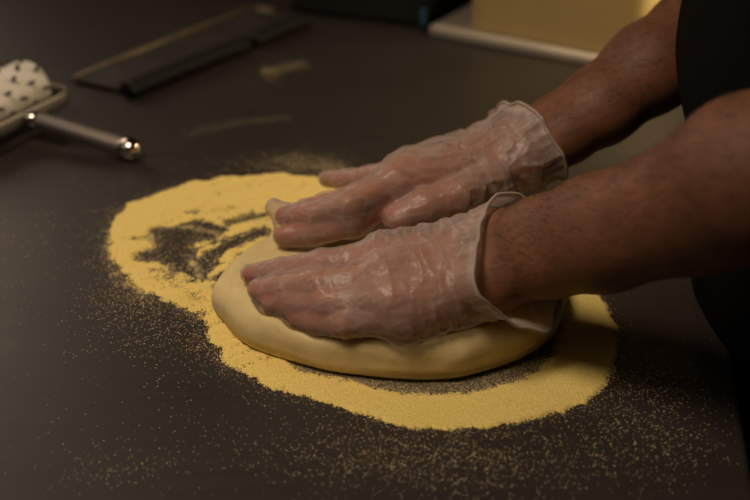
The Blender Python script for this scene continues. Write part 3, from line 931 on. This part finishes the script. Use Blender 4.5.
rings = [tubring(.94, .0005, .02), tubring(.97, .003, .022), tubring(1.0, th_), tubring(1.04, th_ + .001), tubring(1.04, th_ + .010), tubring(.985, th_ + .010), tubring(.985, th_ - .004), tubring(.955, .006, .02)]
nr = len(rings[0]); v = [p for r in rings for p in r]; f = []
for i in range(len(rings) - 1):
    for j in range(nr): f.append((i * nr + j, i * nr + (j + 1) % nr, (i + 1) * nr + (j + 1) % nr, (i + 1) * nr + j))
f.append(tuple(range(nr - 1, -1, -1))); f.append(tuple((len(rings) - 1) * nr + j for j in range(nr)))
obj('tub_body', v, f, M['tub'], tu, smooth=False)
lr = [tubring(1.05, th_ + .0105), tubring(1.055, th_ + .013), tubring(1.05, th_ + .018), tubring(.93, th_ + .018), tubring(.91, th_ + .014)]
v = [p for r in lr for p in r]; f = []
for i in range(len(lr) - 1):
    for j in range(nr): f.append((i * nr + j, i * nr + (j + 1) % nr, (i + 1) * nr + (j + 1) % nr, (i + 1) * nr + j))
f.append(tuple(range(nr - 1, -1, -1))); f.append(tuple((len(lr) - 1) * nr + j for j in range(nr)))
obj('lid', v, f, M['tub'], tu, smooth=False)

k0, k1 = at(288, 12), at(430, 29)
kx = u3(k1 - k0); ky = A(-kx[1], kx[0], 0); kw = np.linalg.norm(k1 - k0); kd = .16
kc = (k0 + k1) / 2 + ky * kd / 2
bx = thing('storage_box', 'black plastic box at the far edge of the table', 'box', (kc[0], kc[1], 0))
MB().bbox(kc + A(0, 0, .070), kx * kw / 2, ky * kd / 2, A(0, 0, .0695), r=.008).build('box_body', M['box'], bx, smooth=False)
MB().bbox(kc + A(0, 0, .147), kx * (kw / 2 + .006), ky * (kd / 2 + .006), A(0, 0, .007), r=.004).build('lid', M['box'], bx, smooth=False)
lc = k1 - kx * .008 - ky * .003 + A(0, 0, .016)
MB().bbox(lc, kx * .0045, ky * .0028, A(0, 0, .011), r=.0015).build('latch', M['blue'], bx, smooth=False, label='small blue latch')

# ------------------------------------------------------------------ light
def area(name, loc, target, size, power, col, size_y=None):
    l = bpy.data.lights.new(name, 'AREA'); l.energy = power; l.color = col; l.size = size
    if size_y: l.shape = 'RECTANGLE'; l.size_y = size_y
    o = bpy.data.objects.new(name, l); COL.objects.link(o)
    o.location = (loc[0], loc[1], loc[2] + Z0)
    d = Vector(target) - Vector(loc); o.rotation_euler = d.to_track_quat('-Z', 'Y').to_euler()
    return o
l = bpy.data.lights.new('ceiling_spot', 'SPOT'); l.energy = 52; l.color = (1, .80, .60); l.spot_size = math.radians(66); l.spot_blend = 1.0; l.shadow_soft_size = .22
o = bpy.data.objects.new('ceiling_spot', l); COL.objects.link(o); o.location = (-.46, -.42, 1.28 + Z0)
o.rotation_euler = (Vector((-.10, -.05, 0)) - Vector((-.46, -.42, 1.28))).to_track_quat('-Z', 'Y').to_euler()
area('side_fill', (-1.5, -.7, 1.2), (-.1, 0, 0), .9, 1.5, (1, .78, .60))
area('far_lamp', (-1.20, 1.22, .82), (-.3, 0, 0), .7, 5.4, (1, .76, .59))
area('back_lamp', (.47, .31, .32), (.30, .48, .11), .08, 2.6, (1, .80, .48))
w = bpy.data.worlds.new('World'); bpy.context.scene.world = w; w.use_nodes = True
w.node_tree.nodes['Background'].inputs['Color'].default_value = (.9, .65, .5, 1)
w.node_tree.nodes['Background'].inputs['Strength'].default_value = .012

# ------------------------------------------------------------------ camera
cd = bpy.data.cameras.new('camera'); cam = bpy.data.objects.new('camera', cd); COL.objects.link(cam)
cam.location = (CAM[0], CAM[1], CAM[2] + Z0); cam.rotation_euler = (math.pi / 2 - PITCH, 0, 0)
cd.lens = 50; cd.sensor_width = 36; cd.clip_start = .01
cd.dof.use_dof = True; cd.dof.focus_distance = .735; cd.dof.aperture_fstop = 3.8
sc = bpy.context.scene; sc.camera = cam
sc.view_settings.view_transform = 'Standard'; sc.view_settings.look = 'None'; sc.view_settings.exposure = 0
